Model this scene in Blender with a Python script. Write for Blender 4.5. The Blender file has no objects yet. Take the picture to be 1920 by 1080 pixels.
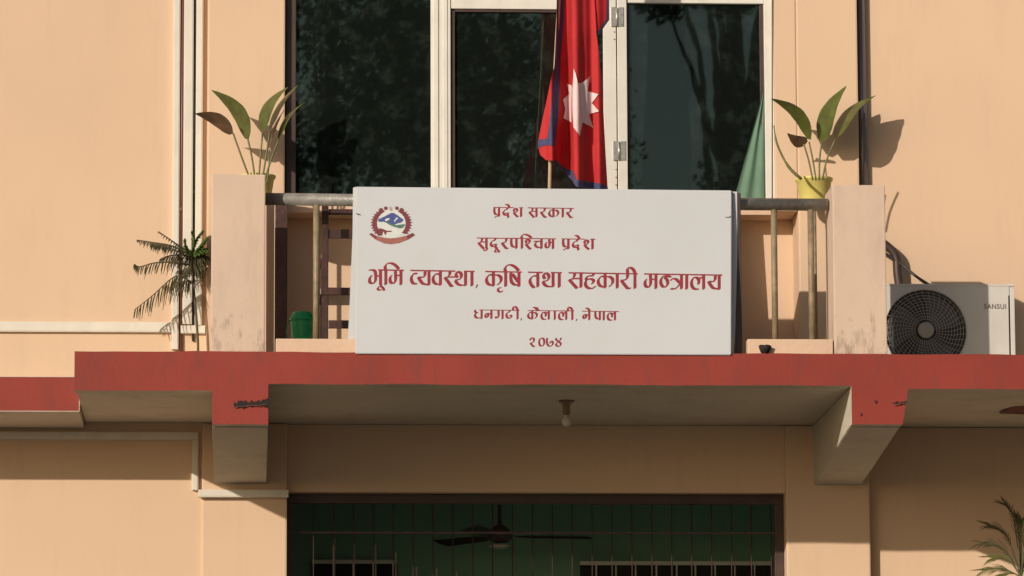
import bpy, bmesh, math, random
from mathutils import Vector, Matrix, noise

# ------------------------------------------------------------------ camera, world, sun, exposure
S = bpy.context.scene
COL = S.collection
CAM = Vector((0.0, -29.0, 1.6))
FPX = 9000.0                      # focal length in pixels of a 1920 wide frame
th = math.atan(0.1496); ps = math.atan(0.0561); ro = 0.004
F = Vector((math.sin(ps)*math.cos(th), math.cos(ps)*math.cos(th), math.sin(th)))
R0 = Vector((math.cos(ps), -math.sin(ps), 0)); U0 = R0.cross(F)
Rv = (R0 - U0*ro).normalized(); Uv = (U0 + R0*ro).normalized()
cd = bpy.data.cameras.new('camera'); cam = bpy.data.objects.new('camera', cd); COL.objects.link(cam)
cam.matrix_world = Matrix(((Rv.x, Uv.x, -F.x, CAM.x), (Rv.y, Uv.y, -F.y, CAM.y), (Rv.z, Uv.z, -F.z, CAM.z), (0, 0, 0, 1)))
cd.sensor_width = 36; cd.lens = FPX/1920*36; cd.clip_start = 0.5; cd.clip_end = 2000
S.camera = cam

TX, TZ = 0.80, 0.388               # sunlight: metres to the right and down per metre into the building
sun_to = Vector((-TX, -1, TZ)).normalized()
sl = bpy.data.lights.new('sun', 'SUN'); sl.energy = 3.62; sl.angle = math.radians(0.5); sl.color = (1.0, 0.89, 0.76)
so = bpy.data.objects.new('sun', sl); COL.objects.link(so)
so.rotation_euler = sun_to.to_track_quat('Z', 'Y').to_euler(); so.location = (-20, -25, 20)
wd = bpy.data.worlds.new('World'); S.world = wd; wd.use_nodes = True
nt = wd.node_tree; nt.nodes.clear()
sky = nt.nodes.new('ShaderNodeTexSky'); sky.sky_type = 'NISHITA'; sky.sun_disc = False
sky.sun_elevation = math.asin(sun_to.z); sky.sun_rotation = math.atan2(sun_to.x, sun_to.y)
sky.dust_density = 2.0
bg = nt.nodes.new('ShaderNodeBackground'); bg.inputs[1].default_value = 0.068
wo = nt.nodes.new('ShaderNodeOutputWorld')
nt.links.new(sky.outputs[0], bg.inputs[0]); nt.links.new(bg.outputs[0], wo.inputs[0])
S.view_settings.view_transform = 'Standard'; S.view_settings.look = 'None'
S.view_settings.exposure = 0.0; S.view_settings.gamma = 1.0; S.view_settings.use_curve_mapping = False

def P(px, py, Y):
    """world point seen at a pixel of the 1920x1080 photograph, at the depth Y of the facade"""
    d = F + Rv*((px-960)/FPX) + Uv*(-(py-540)/FPX)
    t = (Y-CAM.y)/d.y
    return CAM + d*t
def X(px, Y, py=500): return P(px, py, Y).x
def Z(py, Y, px=960): return P(px, py, Y).z

# ------------------------------------------------------------------ materials
MATS = {}
def mat(name, col, rough=0.7, var=0.06, scale=3.0, bump=0.0, bscale=60, metal=0.0, stain=None, stain_amt=0.0, stain_scale=(1.2,1.2,0.35), coat=0, trans=0, spec=0.5):
    m = bpy.data.materials.new(name); m.use_nodes = True
    n = m.node_tree; b = n.nodes['Principled BSDF']; L = n.links.new
    tc = n.nodes.new('ShaderNodeTexCoord')
    nz = n.nodes.new('ShaderNodeTexNoise'); nz.inputs['Scale'].default_value = scale; nz.inputs['Detail'].default_value = 6
    L(tc.outputs['Object'], nz.inputs['Vector'])
    rp = n.nodes.new('ShaderNodeValToRGB')
    rp.color_ramp.elements[0].position = 0.3; rp.color_ramp.elements[1].position = 0.7
    rp.color_ramp.elements[0].color = (*[c*(1-var) for c in col], 1); rp.color_ramp.elements[1].color = (*[min(1, c*(1+var)) for c in col], 1)
    L(nz.outputs['Fac'], rp.inputs['Fac'])
    out = rp.outputs['Color']
    if stain:
        mp = n.nodes.new('ShaderNodeMapping'); mp.inputs['Scale'].default_value = stain_scale
        L(tc.outputs['Object'], mp.inputs['Vector'])
        n2 = n.nodes.new('ShaderNodeTexNoise'); n2.inputs['Scale'].default_value = 5; n2.inputs['Detail'].default_value = 8; n2.inputs['Roughness'].default_value = 0.7
        L(mp.outputs[0], n2.inputs['Vector'])
        r2 = n.nodes.new('ShaderNodeValToRGB'); r2.color_ramp.elements[0].position = 0.52; r2.color_ramp.elements[1].position = 0.78
        L(n2.outputs['Fac'], r2.inputs['Fac'])
        ml = n.nodes.new('ShaderNodeMath'); ml.operation = 'MULTIPLY'; ml.inputs[1].default_value = stain_amt
        L(r2.outputs['Color'], ml.inputs[0])
        mx = n.nodes.new('ShaderNodeMix'); mx.data_type = 'RGBA'
        L(ml.outputs[0], mx.inputs[0]); L(out, mx.inputs[6]); mx.inputs[7].default_value = (*stain, 1)
        out = mx.outputs[2]
    L(out, b.inputs['Base Color'])
    b.inputs['Roughness'].default_value = rough; b.inputs['Metallic'].default_value = metal
    b.inputs['Specular IOR Level'].default_value = spec
    if bump:
        n3 = n.nodes.new('ShaderNodeTexNoise'); n3.inputs['Scale'].default_value = bscale; n3.inputs['Detail'].default_value = 5
        L(tc.outputs['Object'], n3.inputs['Vector'])
        bp = n.nodes.new('ShaderNodeBump'); bp.inputs['Strength'].default_value = bump; bp.inputs['Distance'].default_value = 0.01
        L(n3.outputs['Fac'], bp.inputs['Height']); L(bp.outputs['Normal'], b.inputs['Normal'])
    if trans:
        ts = n.nodes.new('ShaderNodeBsdfTranslucent'); L(out, ts.inputs[0])
        ms = n.nodes.new('ShaderNodeMixShader'); ms.inputs[0].default_value = trans
        o = n.nodes['Material Output']; L(b.outputs[0], ms.inputs[1]); L(ts.outputs[0], ms.inputs[2]); L(ms.outputs[0], o.inputs[0])
    MATS[name] = m
    return m
peach = mat('peach_plaster', (0.655, 0.468, 0.322), 0.85, 0.04, 0.7, 0.10, 28, stain=(0.50, 0.36, 0.26), stain_amt=0.3, stain_scale=(1.6,1.6,0.25))
peach2 = mat('pale_peach_plaster', (0.64, 0.455, 0.325), 0.85, 0.05, 1.6, 0.35, 30, stain=(0.40, 0.30, 0.22), stain_amt=0.30)
red = mat('red_paint', (0.245, 0.029, 0.017), 0.72, 0.10, 2.2, 0.12, 40, stain=(0.15, 0.035, 0.03), stain_amt=0.75, stain_scale=(2.5,2.5,0.6))
soffit = mat('soffit_whitewash', (0.54, 0.49, 0.40), 0.85, 0.07, 1.2, 0.12, 30, stain=(0.32, 0.26, 0.19), stain_amt=0.6, stain_scale=(0.8,0.8,0.8))
white = mat('white_upvc', (0.68, 0.66, 0.60), 0.5, 0.05, 6, 0.1, 40, stain=(0.42, 0.40, 0.34), stain_amt=0.45)
trunkm = mat('white_plastic_trunking', (0.66, 0.62, 0.54), 0.55, 0.05, 5, stain=(0.45, 0.42, 0.35), stain_amt=0.4)
sheet_m = mat('printed_flex_sheet', (0.53, 0.55, 0.575), 0.55, 0.025, 1.8, 0.12, 6, stain=(0.53, 0.50, 0.49), stain_amt=0.3, stain_scale=(1,1,1))
ink = mat('red_print', (0.25, 0.016, 0.03), 0.6, 0.12, 20)
inkdk = mat('dark_print', (0.05, 0.03, 0.03), 0.6)
em_red = mat('emblem_crimson', (0.17, 0.03, 0.045), 0.6, 0.2, 60)
em_blue = mat('emblem_blue', (0.05, 0.075, 0.24), 0.6, 0.25, 70)
em_green = mat('emblem_green', (0.07, 0.16, 0.13), 0.6, 0.2, 70)
em_white = mat('emblem_white', (0.60, 0.62, 0.60), 0.6, 0.05, 70)
em_ban = mat('emblem_banner', (0.32, 0.11, 0.085), 0.6, 0.15, 70)
steel = mat('galvanised_pipe', (0.25, 0.24, 0.22), 0.45, 0.25, 14, 0.3, 60, metal=0.25, stain=(0.14, 0.115, 0.09), stain_amt=0.3, stain_scale=(2,2,1))
rust = mat('rusted_post', (0.27, 0.21, 0.13), 0.6, 0.25, 18, 0.3, 60, metal=0.2, stain=(0.12, 0.07, 0.04), stain_amt=0.6)
pipem = mat('dark_pvc_pipe', (0.12, 0.095, 0.095), 0.24, 0.1, 5, spec=1.0)
brown = mat('brown_frame', (0.055, 0.03, 0.025), 0.5, 0.2, 12)
wood = mat('dark_stained_wood', (0.06, 0.026, 0.02), 0.4, 0.3, 16, 0.2, 40)
leafm = mat('glossy_leaf', (0.095, 0.12, 0.025), 0.4, 0.3, 14, stain=(0.13, 0.055, 0.02), stain_amt=0.8, stain_scale=(6,6,4), trans=0.25)
leafb = mat('browning_leaf', (0.11, 0.062, 0.03), 0.55, 0.4, 16, trans=0.15)
stemm = mat('leaf_stalk', (0.13, 0.13, 0.045), 0.5, 0.3, 20)
frondm = mat('frond_needles', (0.085, 0.08, 0.035), 0.6, 0.4, 25, trans=0.15)
frondg = mat('fresh_needles', (0.11, 0.19, 0.04), 0.6, 0.3, 25, trans=0.25)
yellow = mat('yellow_plastic', (0.74, 0.64, 0.20), 0.35, 0.05, 6, trans=0.12)
greenp = mat('green_plastic', (0.02, 0.42, 0.15), 0.35, 0.06, 6)
acw = mat('cream_sheet_metal', (0.56, 0.54, 0.50), 0.45, 0.04, 5, stain=(0.4, 0.36, 0.3), stain_amt=0.3)
acd = mat('dark_coil_recess', (0.035, 0.033, 0.03), 0.6)
acg = mat('grey_wire_guard', (0.36, 0.33, 0.28), 0.5)
flagr = mat('crimson_cloth', (0.50, 0.018, 0.022), 0.75, 0.08, 10, 0.2, 300, trans=0.12)
flagb = mat('blue_border_cloth', (0.055, 0.06, 0.15), 0.75, 0.15, 25, 0.2, 300, trans=0.08)
flagw = mat('white_flag_cloth', (0.80, 0.60, 0.60), 0.75, 0.05, 10, trans=0.1)
bamboo = mat('bamboo_pole', (0.50, 0.38, 0.24), 0.55, 0.15, 18)
groom = mat('green_room_paint', (0.15, 0.29, 0.20), 0.7, 0.06, 2)
gcurt = mat('green_curtain', (0.12, 0.215, 0.15), 0.8, 0.1, 5)
dirt = mat('ground_earth', (0.12, 0.10, 0.065), 0.95, 0.25, 0.3, 0.5, 3)
pave = mat('paving', (0.14, 0.13, 0.11), 0.9, 0.15, 0.8, 0.3, 5)
bark = mat('bark', (0.09, 0.065, 0.045), 0.9, 0.3, 3, 0.5, 10)
crownm = mat('tree_leaves', (0.05, 0.075, 0.028), 0.6, 0.4, 1.5, trans=0.25)
blackm = mat('black_grime', (0.018, 0.014, 0.012), 0.9)
concr = mat('broken_concrete', (0.16, 0.06, 0.045), 0.95, 0.3, 30, 0.6, 60)
metalb = mat('hinge_metal', (0.5, 0.48, 0.44), 0.35, 0.15, 30, metal=0.7)
bulbm = mat('frosted_bulb', (0.5, 0.47, 0.42), 0.3)
cabm = mat('black_cable', (0.03, 0.025, 0.025), 0.5)

def glass_mat():
    m = bpy.data.materials.new('dark_tinted_glass'); m.use_nodes = True
    n = m.node_tree; L = n.links.new; n.nodes.clear()
    o = n.nodes.new('ShaderNodeOutputMaterial'); g = n.nodes.new('ShaderNodeBsdfGlossy'); g.inputs['Roughness'].default_value = 0.012
    g.inputs['Color'].default_value = (0.80, 1.0, 0.87, 1)
    t = n.nodes.new('ShaderNodeBsdfTransparent'); t.inputs[0].default_value = (0.14, 0.22, 0.17, 1)
    fr = n.nodes.new('ShaderNodeFresnel'); fr.inputs[0].default_value = 1.6
    ml = n.nodes.new('ShaderNodeMath'); ml.operation = 'MULTIPLY'; ml.inputs[1].default_value = 1.5
    tc = n.nodes.new('ShaderNodeTexCoord'); nz = n.nodes.new('ShaderNodeTexNoise'); nz.inputs['Scale'].default_value = 2.2; nz.inputs['Detail'].default_value = 2
    L(tc.outputs['Object'], nz.inputs['Vector'])
    bp = n.nodes.new('ShaderNodeBump'); bp.inputs['Strength'].default_value = 0.02; bp.inputs['Distance'].default_value = 0.01
    L(nz.outputs['Fac'], bp.inputs['Height']); L(bp.outputs[0], g.inputs['Normal'])
    # dust film
    d = n.nodes.new('ShaderNodeBsdfDiffuse'); d.inputs[0].default_value = (0.24, 0.33, 0.28, 1)
    n2 = n.nodes.new('ShaderNodeTexNoise'); n2.inputs['Scale'].default_value = 9; n2.inputs['Detail'].default_value = 9; n2.inputs['Roughness'].default_value = 0.75
    L(tc.outputs['Object'], n2.inputs['Vector'])
    r2 = n.nodes.new('ShaderNodeMapRange'); r2.inputs[1].default_value = 0.5; r2.inputs[2].default_value = 0.8; r2.inputs[3].default_value = 0.022; r2.inputs[4].default_value = 0.10
    L(n2.outputs['Fac'], r2.inputs[0])
    mx = n.nodes.new('ShaderNodeMixShader'); mx2 = n.nodes.new('ShaderNodeMixShader')
    L(fr.outputs[0], ml.inputs[0]); L(ml.outputs[0], mx.inputs[0]); L(t.outputs[0], mx.inputs[1]); L(g.outputs[0], mx.inputs[2])
    L(r2.outputs[0], mx2.inputs[0]); L(mx.outputs[0], mx2.inputs[1]); L(d.outputs[0], mx2.inputs[2]); L(mx2.outputs[0], o.inputs[0])
    return m
glassm = glass_mat()

# ------------------------------------------------------------------ mesh helpers
def link(name, me, parent=None):
    o = bpy.data.objects.new(name, me); COL.objects.link(o)
    if parent: o.parent = parent; o.matrix_parent_inverse = Matrix.Translation(parent_world(parent)).inverted()
    return o
def parent_world(p):
    v = Vector((0, 0, 0))
    while p is not None:
        v += p.location
        if p.parent is not None: v += p.matrix_parent_inverse.to_translation()
        p = p.parent
    return v
def thing(name, label, cat, loc=(0, 0, 0), group=None):
    o = bpy.data.objects.new(name, None); COL.objects.link(o); o.location = loc; o.empty_display_size = 0.1
    o['label'] = label; o['category'] = cat
    if group: o['group'] = group
    return o
def tag(o, label, cat, group=None):
    o['label'] = label; o['category'] = cat
    if group: o['group'] = group
    return o
class B:
    """collects geometry in world coordinates and links it as one mesh object"""
    def __init__(s): s.bm = bmesh.new()
    def box(s, x0, x1, y0, y1, z0, z1, bev=0, mi=None):
        b2 = bmesh.new()
        vs = [b2.verts.new((x, y, z)) for x in (x0, x1) for y in (y0, y1) for z in (z0, z1)]
        for f in ((0,1,3,2),(4,6,7,5),(0,4,5,1),(2,3,7,6),(0,2,6,4),(1,5,7,3)): b2.faces.new([vs[i] for i in f])
        bmesh.ops.recalc_face_normals(b2, faces=b2.faces)
        if mi:
            for f in b2.faces: f.material_index = mi(f.normal)
        if bev: bmesh.ops.bevel(b2, geom=list(b2.edges), offset=bev, segments=2, affect='EDGES', profile=0.6)
        s.merge(b2); return s
    def merge(s, b2):
        me = bpy.data.meshes.new('tmp'); b2.to_mesh(me); b2.free(); s.bm.from_mesh(me); bpy.data.meshes.remove(me)
    def prism(s, poly, axis, a0, a1, mi=None, bev=0):
        """poly: 2D points; axis 'y' -> (x,z) extruded in y; 'x' -> (y,z) extruded in x; 'z' -> (x,y)"""
        b2 = bmesh.new()
        def v(p, a): return {'y': (p[0], a, p[1]), 'x': (a, p[0], p[1]), 'z': (p[0], p[1], a)}[axis]
        A = [b2.verts.new(v(p, a0)) for p in poly]; C = [b2.verts.new(v(p, a1)) for p in poly]
        b2.faces.new(A); b2.faces.new(C[::-1]); n = len(poly)
        for i in range(n): b2.faces.new((A[i], C[i], C[(i+1) % n], A[(i+1) % n]))
        bmesh.ops.recalc_face_normals(b2, faces=b2.faces)
        if mi:
            for f in b2.faces: f.material_index = mi(f.normal)
        if bev: bmesh.ops.bevel(b2, geom=list(b2.edges), offset=bev, segments=2, affect='EDGES')
        s.merge(b2); return s
    def tube(s, pts, r, n=10, cap=True):
        pts = [Vector(p) for p in pts]; rs = r if isinstance(r, (list, tuple)) else [r]*len(pts)
        rings = []
        t0 = (pts[1]-pts[0]).normalized(); up = Vector((0, 0, 1)) if abs(t0.z) < 0.9 else Vector((1, 0, 0))
        for i, p in enumerate(pts):
            t = (pts[min(i+1, len(pts)-1)]-pts[max(i-1, 0)]).normalized()
            a = (up - t*up.dot(t)).normalized(); b = t.cross(a); up = a
            rings.append([s.bm.verts.new(p + (a*math.cos(2*math.pi*k/n)+b*math.sin(2*math.pi*k/n))*rs[i]) for k in range(n)])
        for i in range(len(rings)-1):
            for k in range(n):
                f = s.bm.faces.new((rings[i][k], rings[i][(k+1) % n], rings[i+1][(k+1) % n], rings[i+1][k])); f.smooth = n > 5
        if cap: s.bm.faces.new(rings[0][::-1]); s.bm.faces.new(rings[-1])
        return s
    def lathe(s, c, prof, n=28, axis='z'):
        c = Vector(c); rings = []
        for r, h in prof:
            ring = []
            for k in range(n):
                a = 2*math.pi*k/n
                d = (r*math.cos(a), r*math.sin(a), h) if axis == 'z' else (r*math.cos(a), h, r*math.sin(a))
                ring.append(s.bm.verts.new(c+Vector(d)))
            rings.append(ring)
        for i in range(len(rings)-1):
            for k in range(n):
                f = s.bm.faces.new((rings[i][k], rings[i][(k+1) % n], rings[i+1][(k+1) % n], rings[i+1][k])); f.smooth = True
        if prof[0][0] > 1e-4: s.bm.faces.new(rings[0][::-1])
        if prof[-1][0] > 1e-4: s.bm.faces.new(rings[-1])
        return s
    def quad(s, *p): s.bm.faces.new([s.bm.verts.new(q) for q in p]); return s
    def build(s, name, m, parent=None, recalc=True):
        if recalc: bmesh.ops.recalc_face_normals(s.bm, faces=s.bm.faces)
        me = bpy.data.meshes.new(name)
        s.bm.to_mesh(me); s.bm.free()
        for q in (m if isinstance(m, (list, tuple)) else [m]): me.materials.append(q)
        if parent is not None:
            w = parent_world(parent); me.transform(Matrix.Translation(-w))
            o = bpy.data.objects.new(name, me); COL.objects.link(o); o.parent = parent
        else:
            o = bpy.data.objects.new(name, me); COL.objects.link(o)
        return o
def solo(b, name, m, label, cat, group=None): return tag(b.build(name, m), label, cat, group)
def catmull(pts, k=6):
    pts = [Vector(p) for p in pts]; out = []
    for i in range(len(pts)-1):
        p0, p1, p2, p3 = pts[max(i-1, 0)], pts[i], pts[i+1], pts[min(i+2, len(pts)-1)]
        for j in range(k):
            t = j/k
            out.append(0.5*((2*p1)+(p2-p0)*t+(2*p0-5*p1+4*p2-p3)*t*t+(3*p1-p0-3*p2+p3)*t**3))
    out.append(pts[-1]); return out
front_red = lambda n: 1 if n.y < -0.7 else 0

# ------------------------------------------------------------------ ground and far surroundings
g = B(); g.quad((-600, -900, 0), (600, -900, 0), (600, 300, 0), (-600, 300, 0)); o = g.build('ground', dirt); o['kind'] = 'structure'
g = B(); g.quad((-14, -24, 0.004), (18, -24, 0.004), (18, 2.3, 0.004), (-14, 2.3, 0.004)); o = g.build('forecourt', pave); o['kind'] = 'structure'

# ------------------------------------------------------------------ building
YC, YW, YB = 1.28, 1.40, 1.62; YR = 1.40      # upper columns, upper wing walls, recessed panel under the window
LW, LC = 2.09, 1.99                # lower wall and columns
XL, XR = -14.0, 17.0
zt = Z(661, 0, 700); zb = Z(722, 0, 1000); TOP = zt+4.4
bl = thing('office_building', 'peach two storey government office with red balcony slab edge', 'building', (3.0, LW, 0))
FLOOR = zt-3.3
x140 = X(140, 0, 690)
# slab
B().prism([(0.1, zb), (0.1, zt), (YB+0.4, zt), (YB+0.4, zt-0.06), (2.25, zt-0.06), (2.25, zb)], 'x', x140, XR, mi=front_red, bev=0.006).build('balcony_slab', [soffit, red], bl)
fo = [(140, 661), (140, 733), (398, 734), (398, 796), (503, 796), (503, 722), (1596, 723), (1596, 796), (1691, 796), (1691, 790), (1702, 730), (1990, 730)]
fz = [((x140 if a == 140 else X(a, 0, 740)), zt if b_ == 661 else Z(b_, 0, a)) for a, b_ in fo[:-1]]
zr_ = Z(730, 0, 1800); fz[-1] = (fz[-1][0], zr_); fz[-2] = (fz[-2][0], fz[-3][1]); fz[1] = (x140, Z(733, 0, 270)); fz[2] = (fz[2][0], fz[1][1]); fz[5] = (fz[5][0], zb); fz[6] = (fz[6][0], zb); fz[4] = (fz[4][0], fz[3][1]); fz[8] = (fz[8][0], fz[7][1])
fz[9] = (fz[9][0], fz[9][1]-0.0)
fz += [(XR-0.01, zr_), (XR-0.01, zt-0.0005)]; fz[0] = (x140-0.001, zt-0.0005); fz[1] = (x140-0.001, fz[1][1])
del fz[9]
fw = []
for (a, b_), (c_, d_) in zip(fz, fz[1:]+fz[:1]):
    nn = max(1, int(math.hypot(c_-a, d_-b_)/0.12))
    for k in range(nn):
        x_, z_ = a+(c_-a)*k/nn, b_+(d_-b_)*k/nn
        fw.append((x_+0.0022*noise.noise(Vector((x_*3, z_*9, 1)))*(k > 0), z_+(0.006*noise.noise(Vector((x_*2.3, z_, 5)))+0.003*noise.noise(Vector((x_*9, z_, 2))))*(k > 0)))
fz = fw
B().prism(fz, 'y', -0.014, 0.0995, mi=lambda n: 1 if n.y < -0.7 or n.z > 0.7 or n.x < -0.7 and False else 0).build('fascia', [soffit, red], bl)
zl1, zl0 = Z(705, 1.1, 70), Z(772, 1.1, 70)
B().box(XL, X(150, 1.1, 730), 1.1, 2.2, zl0, zl1, 0.006, front_red).build('window_canopy', [soffit, red], bl)
# beams
def beam(a, b):
    x0, x1 = X(a, 0, 760), X(b, 0, 760); z1 = Z(796, 0, (a+b)/2); z2 = Z(911, LC, (a+b)/2)
    return B().prism([(0.1, z1-0.006), (0.1, zb-0.001), (LC+0.06, zb-0.001), (LC+0.06, z2)], 'x', x0, x1, mi=front_red, bev=0.005).build('beam', [soffit, red], bl)
beam(398, 503); beam(1596, 1691)
# spalled concrete with rusted reinforcement
def spall(x0, x1, y, n, s, h=9):
    rnd = random.Random(s); b = B()
    for i in range(n):
        px = x0+(x1-x0)*(i+rnd.random()*0.7)/n; w = rnd.uniform(3, 6)*(x1-x0)/n/6; hh = rnd.uniform(0.5, 1)*h
        pts = []
        for k in range(7):
            a = 2*math.pi*k/7; rr = rnd.uniform(0.6, 1.2)
            pp = P(px+w*rr*math.cos(a), y+(px-x0)*-0.06+hh*0.5*rr*math.sin(a)-rnd.random()*2, -0.02); pts.append((pp.x, pp.z))
        b.prism(pts, 'y', -0.0155-0.0007*i, -0.010)
    b.build('spalled_patch', blackm, bl)
    b = B(); q = [P(x0+(x1-x0)*i/8, y+3-i*0.5+rnd.uniform(-2, 2), -0.026) for i in range(9)]
    b.tube(q, 0.0028, 6).build('exposed_rebar', concr, bl)
spall(1640, 1643, 752, 1, 9, 3); spall(1612, 1615, 776, 1, 2, 3)
spall(440, 503, 760, 13, 3, 17); spall(1676, 1701, 757, 7, 8, 8)
def blot(pts, Y, m, name, t=0.012):
    b = B(); q = [P(*p, Y) for p in pts]; b.prism([(v.x, v.z) for v in q], 'y', Y, Y+t); return b.build(name, m, bl)
# dark broken flake hanging from the soffit at the right edge
b = B(); q = [P(1874, 772, 1.2), P(1908, 752, 0.9), P(1935, 742, 0.7), P(1950, 775, 1.2)]
b.quad(*[(v.x, v.y, v.z) for v in q])
ob = b.build('peeling_flake', concr, bl)
md = ob.modifiers.new('t', 'SOLIDIFY'); md.thickness = 0.012

# lower storey walls
z0 = 0.0
xl = X(378, LC, 1000)
B().box(XL, xl+0.05, LW-0.12, LW+0.2, z0, zl0+0.05).build('wall', peach, bl)
B().box(xl, X(538, LC, 1000), LC-0.04, LW+0.22, z0, zb-0.003, 0.012).build('column', peach, bl)
xo0, xo1 = X(538, LC, 1000)+0.001, X(1474, LC, 1000)
zlin = Z(923, LC+0.02, 1000)
B().box(xo0, xo1, LC+0.03, LW+0.2, zlin, zb-0.003).build('lintel_wall', peach, bl)
B().box(xo1+0.001, X(1632, LC, 1000), LC, LW+0.22, z0, zb-0.003, 0.012).build('column', peach, bl)
B().box(X(1632, LC, 1000)-0.02, XR, LW, LW+0.2, z0, zb-0.004).build('wall', peach, bl)
# upper storey walls
B().box(XL, X(388, YC, 300)+0.02, YW, YW+0.25, zl1-0.05, TOP).build('wall', peach, bl)
B().box(X(388, YC, 300), X(534, YC, 300), YC, YW+0.24, zt, TOP, 0.012).build('column', peach, bl)
xw0, xw1 = X(534, YC, 300)+0.001, X(1452, YC, 200)
zsill = Z(418, YB, 1000)
B().box(xw0, X(1500, YC, 500), YB, YB+0.12, zt, zsill+0.1).build('wall', peach, bl)
B().box(xw0, xw1, YW-0.02, YB-0.002, zsill+0.02, zsill+0.10, 0.006).build('window_sill', peach2, bl)
B().box(X(1498, YC, 500), X(1611, YC, 300), YC, YW+0.24, zt, TOP, 0.012).build('column', peach, bl)
B().box(xw1, X(1498, YC, 500)-0.001, YC+0.003, YB-0.002, zsill+0.03, TOP-0.01, 0.008).build('window_jamb', peach, bl)
B().box(X(1611, YC, 300)-0.02, XR, YR, YR+0.15, zt, TOP).build('wall', peach, bl)
zwt = Z(-160, YW, 1000)
B().box(xw0, xw1-0.001, YC+0.01, YW+0.24, zwt, TOP).build('lintel_wall', peach, bl)
B().box(XL, XR, YC-0.0, 7, TOP, TOP+0.2, 0.01).build('roof_slab', peach2, bl)
B().box(XL, XR, 6.5, 6.7, z0, TOP).build('back_wall', peach, bl)
B().box(xw0-0.1, xw1+0.1, 3.4, 3.45, zt, TOP).build('room_wall', groom, bl)
B().box(XL, XR, 2.3, 6.5, zt-0.25, zt-0.07).build('upper_floor', soffit, bl)
B().box(XL, XL+0.2, LW+0.21, 6.5, z0, TOP).build('end_wall', peach, bl)
B().box(XR-0.2, XR, LW+0.21, 6.5, z0, TOP).build('end_wall', peach, bl)
# parapet piers and kerb
def pier(a, b, la):
    x0, x1 = X(a, 0, 500), X(b, 0, 500); z1 = Z(326 if a < 900 else 346, 0, (a+b)/2)
    b = B().box(x0, x1, 0.012, 0.40, zt+0.002, z1, 0.008).build('parapet_pier', MATS['pier_plaster'], bl)
m = mat('pier_plaster', (0.60, 0.455, 0.355), 0.85, 0.06, 1.6, 0.15, 30, stain=(0.40, 0.30, 0.23), stain_amt=0.45)
# grime low on the piers: real dirt with its own shape
n = m.node_tree; L = n.links.new; bs = n.nodes['Principled BSDF']; src = bs.inputs['Base Color'].links[0].from_socket
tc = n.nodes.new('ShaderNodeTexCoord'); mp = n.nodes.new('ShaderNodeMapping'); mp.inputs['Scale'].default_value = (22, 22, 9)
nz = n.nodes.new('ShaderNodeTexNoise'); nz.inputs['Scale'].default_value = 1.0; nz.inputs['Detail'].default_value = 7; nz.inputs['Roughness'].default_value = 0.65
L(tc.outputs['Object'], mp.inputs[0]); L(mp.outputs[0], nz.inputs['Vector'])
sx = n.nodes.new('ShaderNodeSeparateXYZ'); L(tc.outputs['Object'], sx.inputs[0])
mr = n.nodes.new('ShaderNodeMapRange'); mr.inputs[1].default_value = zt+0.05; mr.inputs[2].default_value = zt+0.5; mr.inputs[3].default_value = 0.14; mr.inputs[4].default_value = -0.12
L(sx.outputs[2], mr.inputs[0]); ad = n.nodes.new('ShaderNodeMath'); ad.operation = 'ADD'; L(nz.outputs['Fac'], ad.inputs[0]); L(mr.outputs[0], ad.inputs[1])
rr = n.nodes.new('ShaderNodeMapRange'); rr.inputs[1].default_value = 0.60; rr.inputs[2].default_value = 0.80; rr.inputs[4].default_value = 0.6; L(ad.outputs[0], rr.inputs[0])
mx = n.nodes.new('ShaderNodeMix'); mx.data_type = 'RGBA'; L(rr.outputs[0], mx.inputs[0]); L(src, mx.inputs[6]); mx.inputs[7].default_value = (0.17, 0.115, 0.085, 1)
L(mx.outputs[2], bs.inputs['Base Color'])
pier(396, 497, 0); pier(1563, 1662, 1)
zk = Z(636, 0.03, 1450)
B().box(X(517, 0.02, 650), X(1385, 0.02, 650)-0.05, 0.03, 0.14, zt+0.002, Z(635, 0.03, 600), 0.006).build('kerb', peach2, bl)
B().box(X(1402, 0.02, 650), X(1563, 0.02, 650)-0.003, 0.022, 0.14, zt+0.002, zk, 0.006).build('kerb', peach2, bl)

# ------------------------------------------------------------------ upper window
win = thing('window', '', '');
del win['label'], win['category']
win.parent = bl; win.location = (0, 0, 0); win.matrix_parent_inverse = Matrix.Translation(bl.location).inverted()
wy0, wy1 = YC+0.05, YC+0.12
zs = zsill+0.101
def fr(a, b, c, d, y0=wy0, y1=wy1, name='frame', m=white, bev=0.004, za=None, zc=None):
    return B().box(X(a, y0, 180), X(b, y0, 180), y0, y1, za if za is not None else Z(d, y0, (a+b)/2), zc if zc is not None else Z(c, y0, (a+b)/2), bev).build(name, m, win)
fr(536, 555, 0, 0, wy0+0.01, wy1, 'frame', brown, za=zs, zc=zwt)
fr(808, 845, 0, 0, za=zs, zc=zwt); fr(813, 822, 0, 0, wy0-0.008, wy0-0.0005, 'moulding', za=zs, zc=zwt, bev=0.002); fr(831, 839, 0, 0, wy0-0.006, wy0-0.0005, 'moulding', za=zs, zc=zwt, bev=0.002)
fr(1132, 1156, 0, 0, za=zs, zc=zwt); fr(1158, 1176, 0, 0, wy0-0.006, wy1, za=zs, zc=zwt)
fr(1434, 1452, 0, 0, wy0-0.01, wy1, za=zs, zc=zwt)
fr(846, 1131, 0, 17, wy0+0.008, wy1-0.01, 'sash_rail', zc=Z(-22, wy0, 980)); fr(1177, 1433, 0, 6, wy0+0.008, wy1-0.01, 'sash_rail', zc=Z(-30, wy0, 1300))
fr(846, 853, 0, 0, wy0+0.02, wy1-0.01, 'gasket', brown, 0.001, za=zs, zc=Z(18, wy0, 850)); fr(854, 1131, 17.5, 23, wy0+0.02, wy1-0.01, 'gasket', brown, 0.001)
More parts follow.
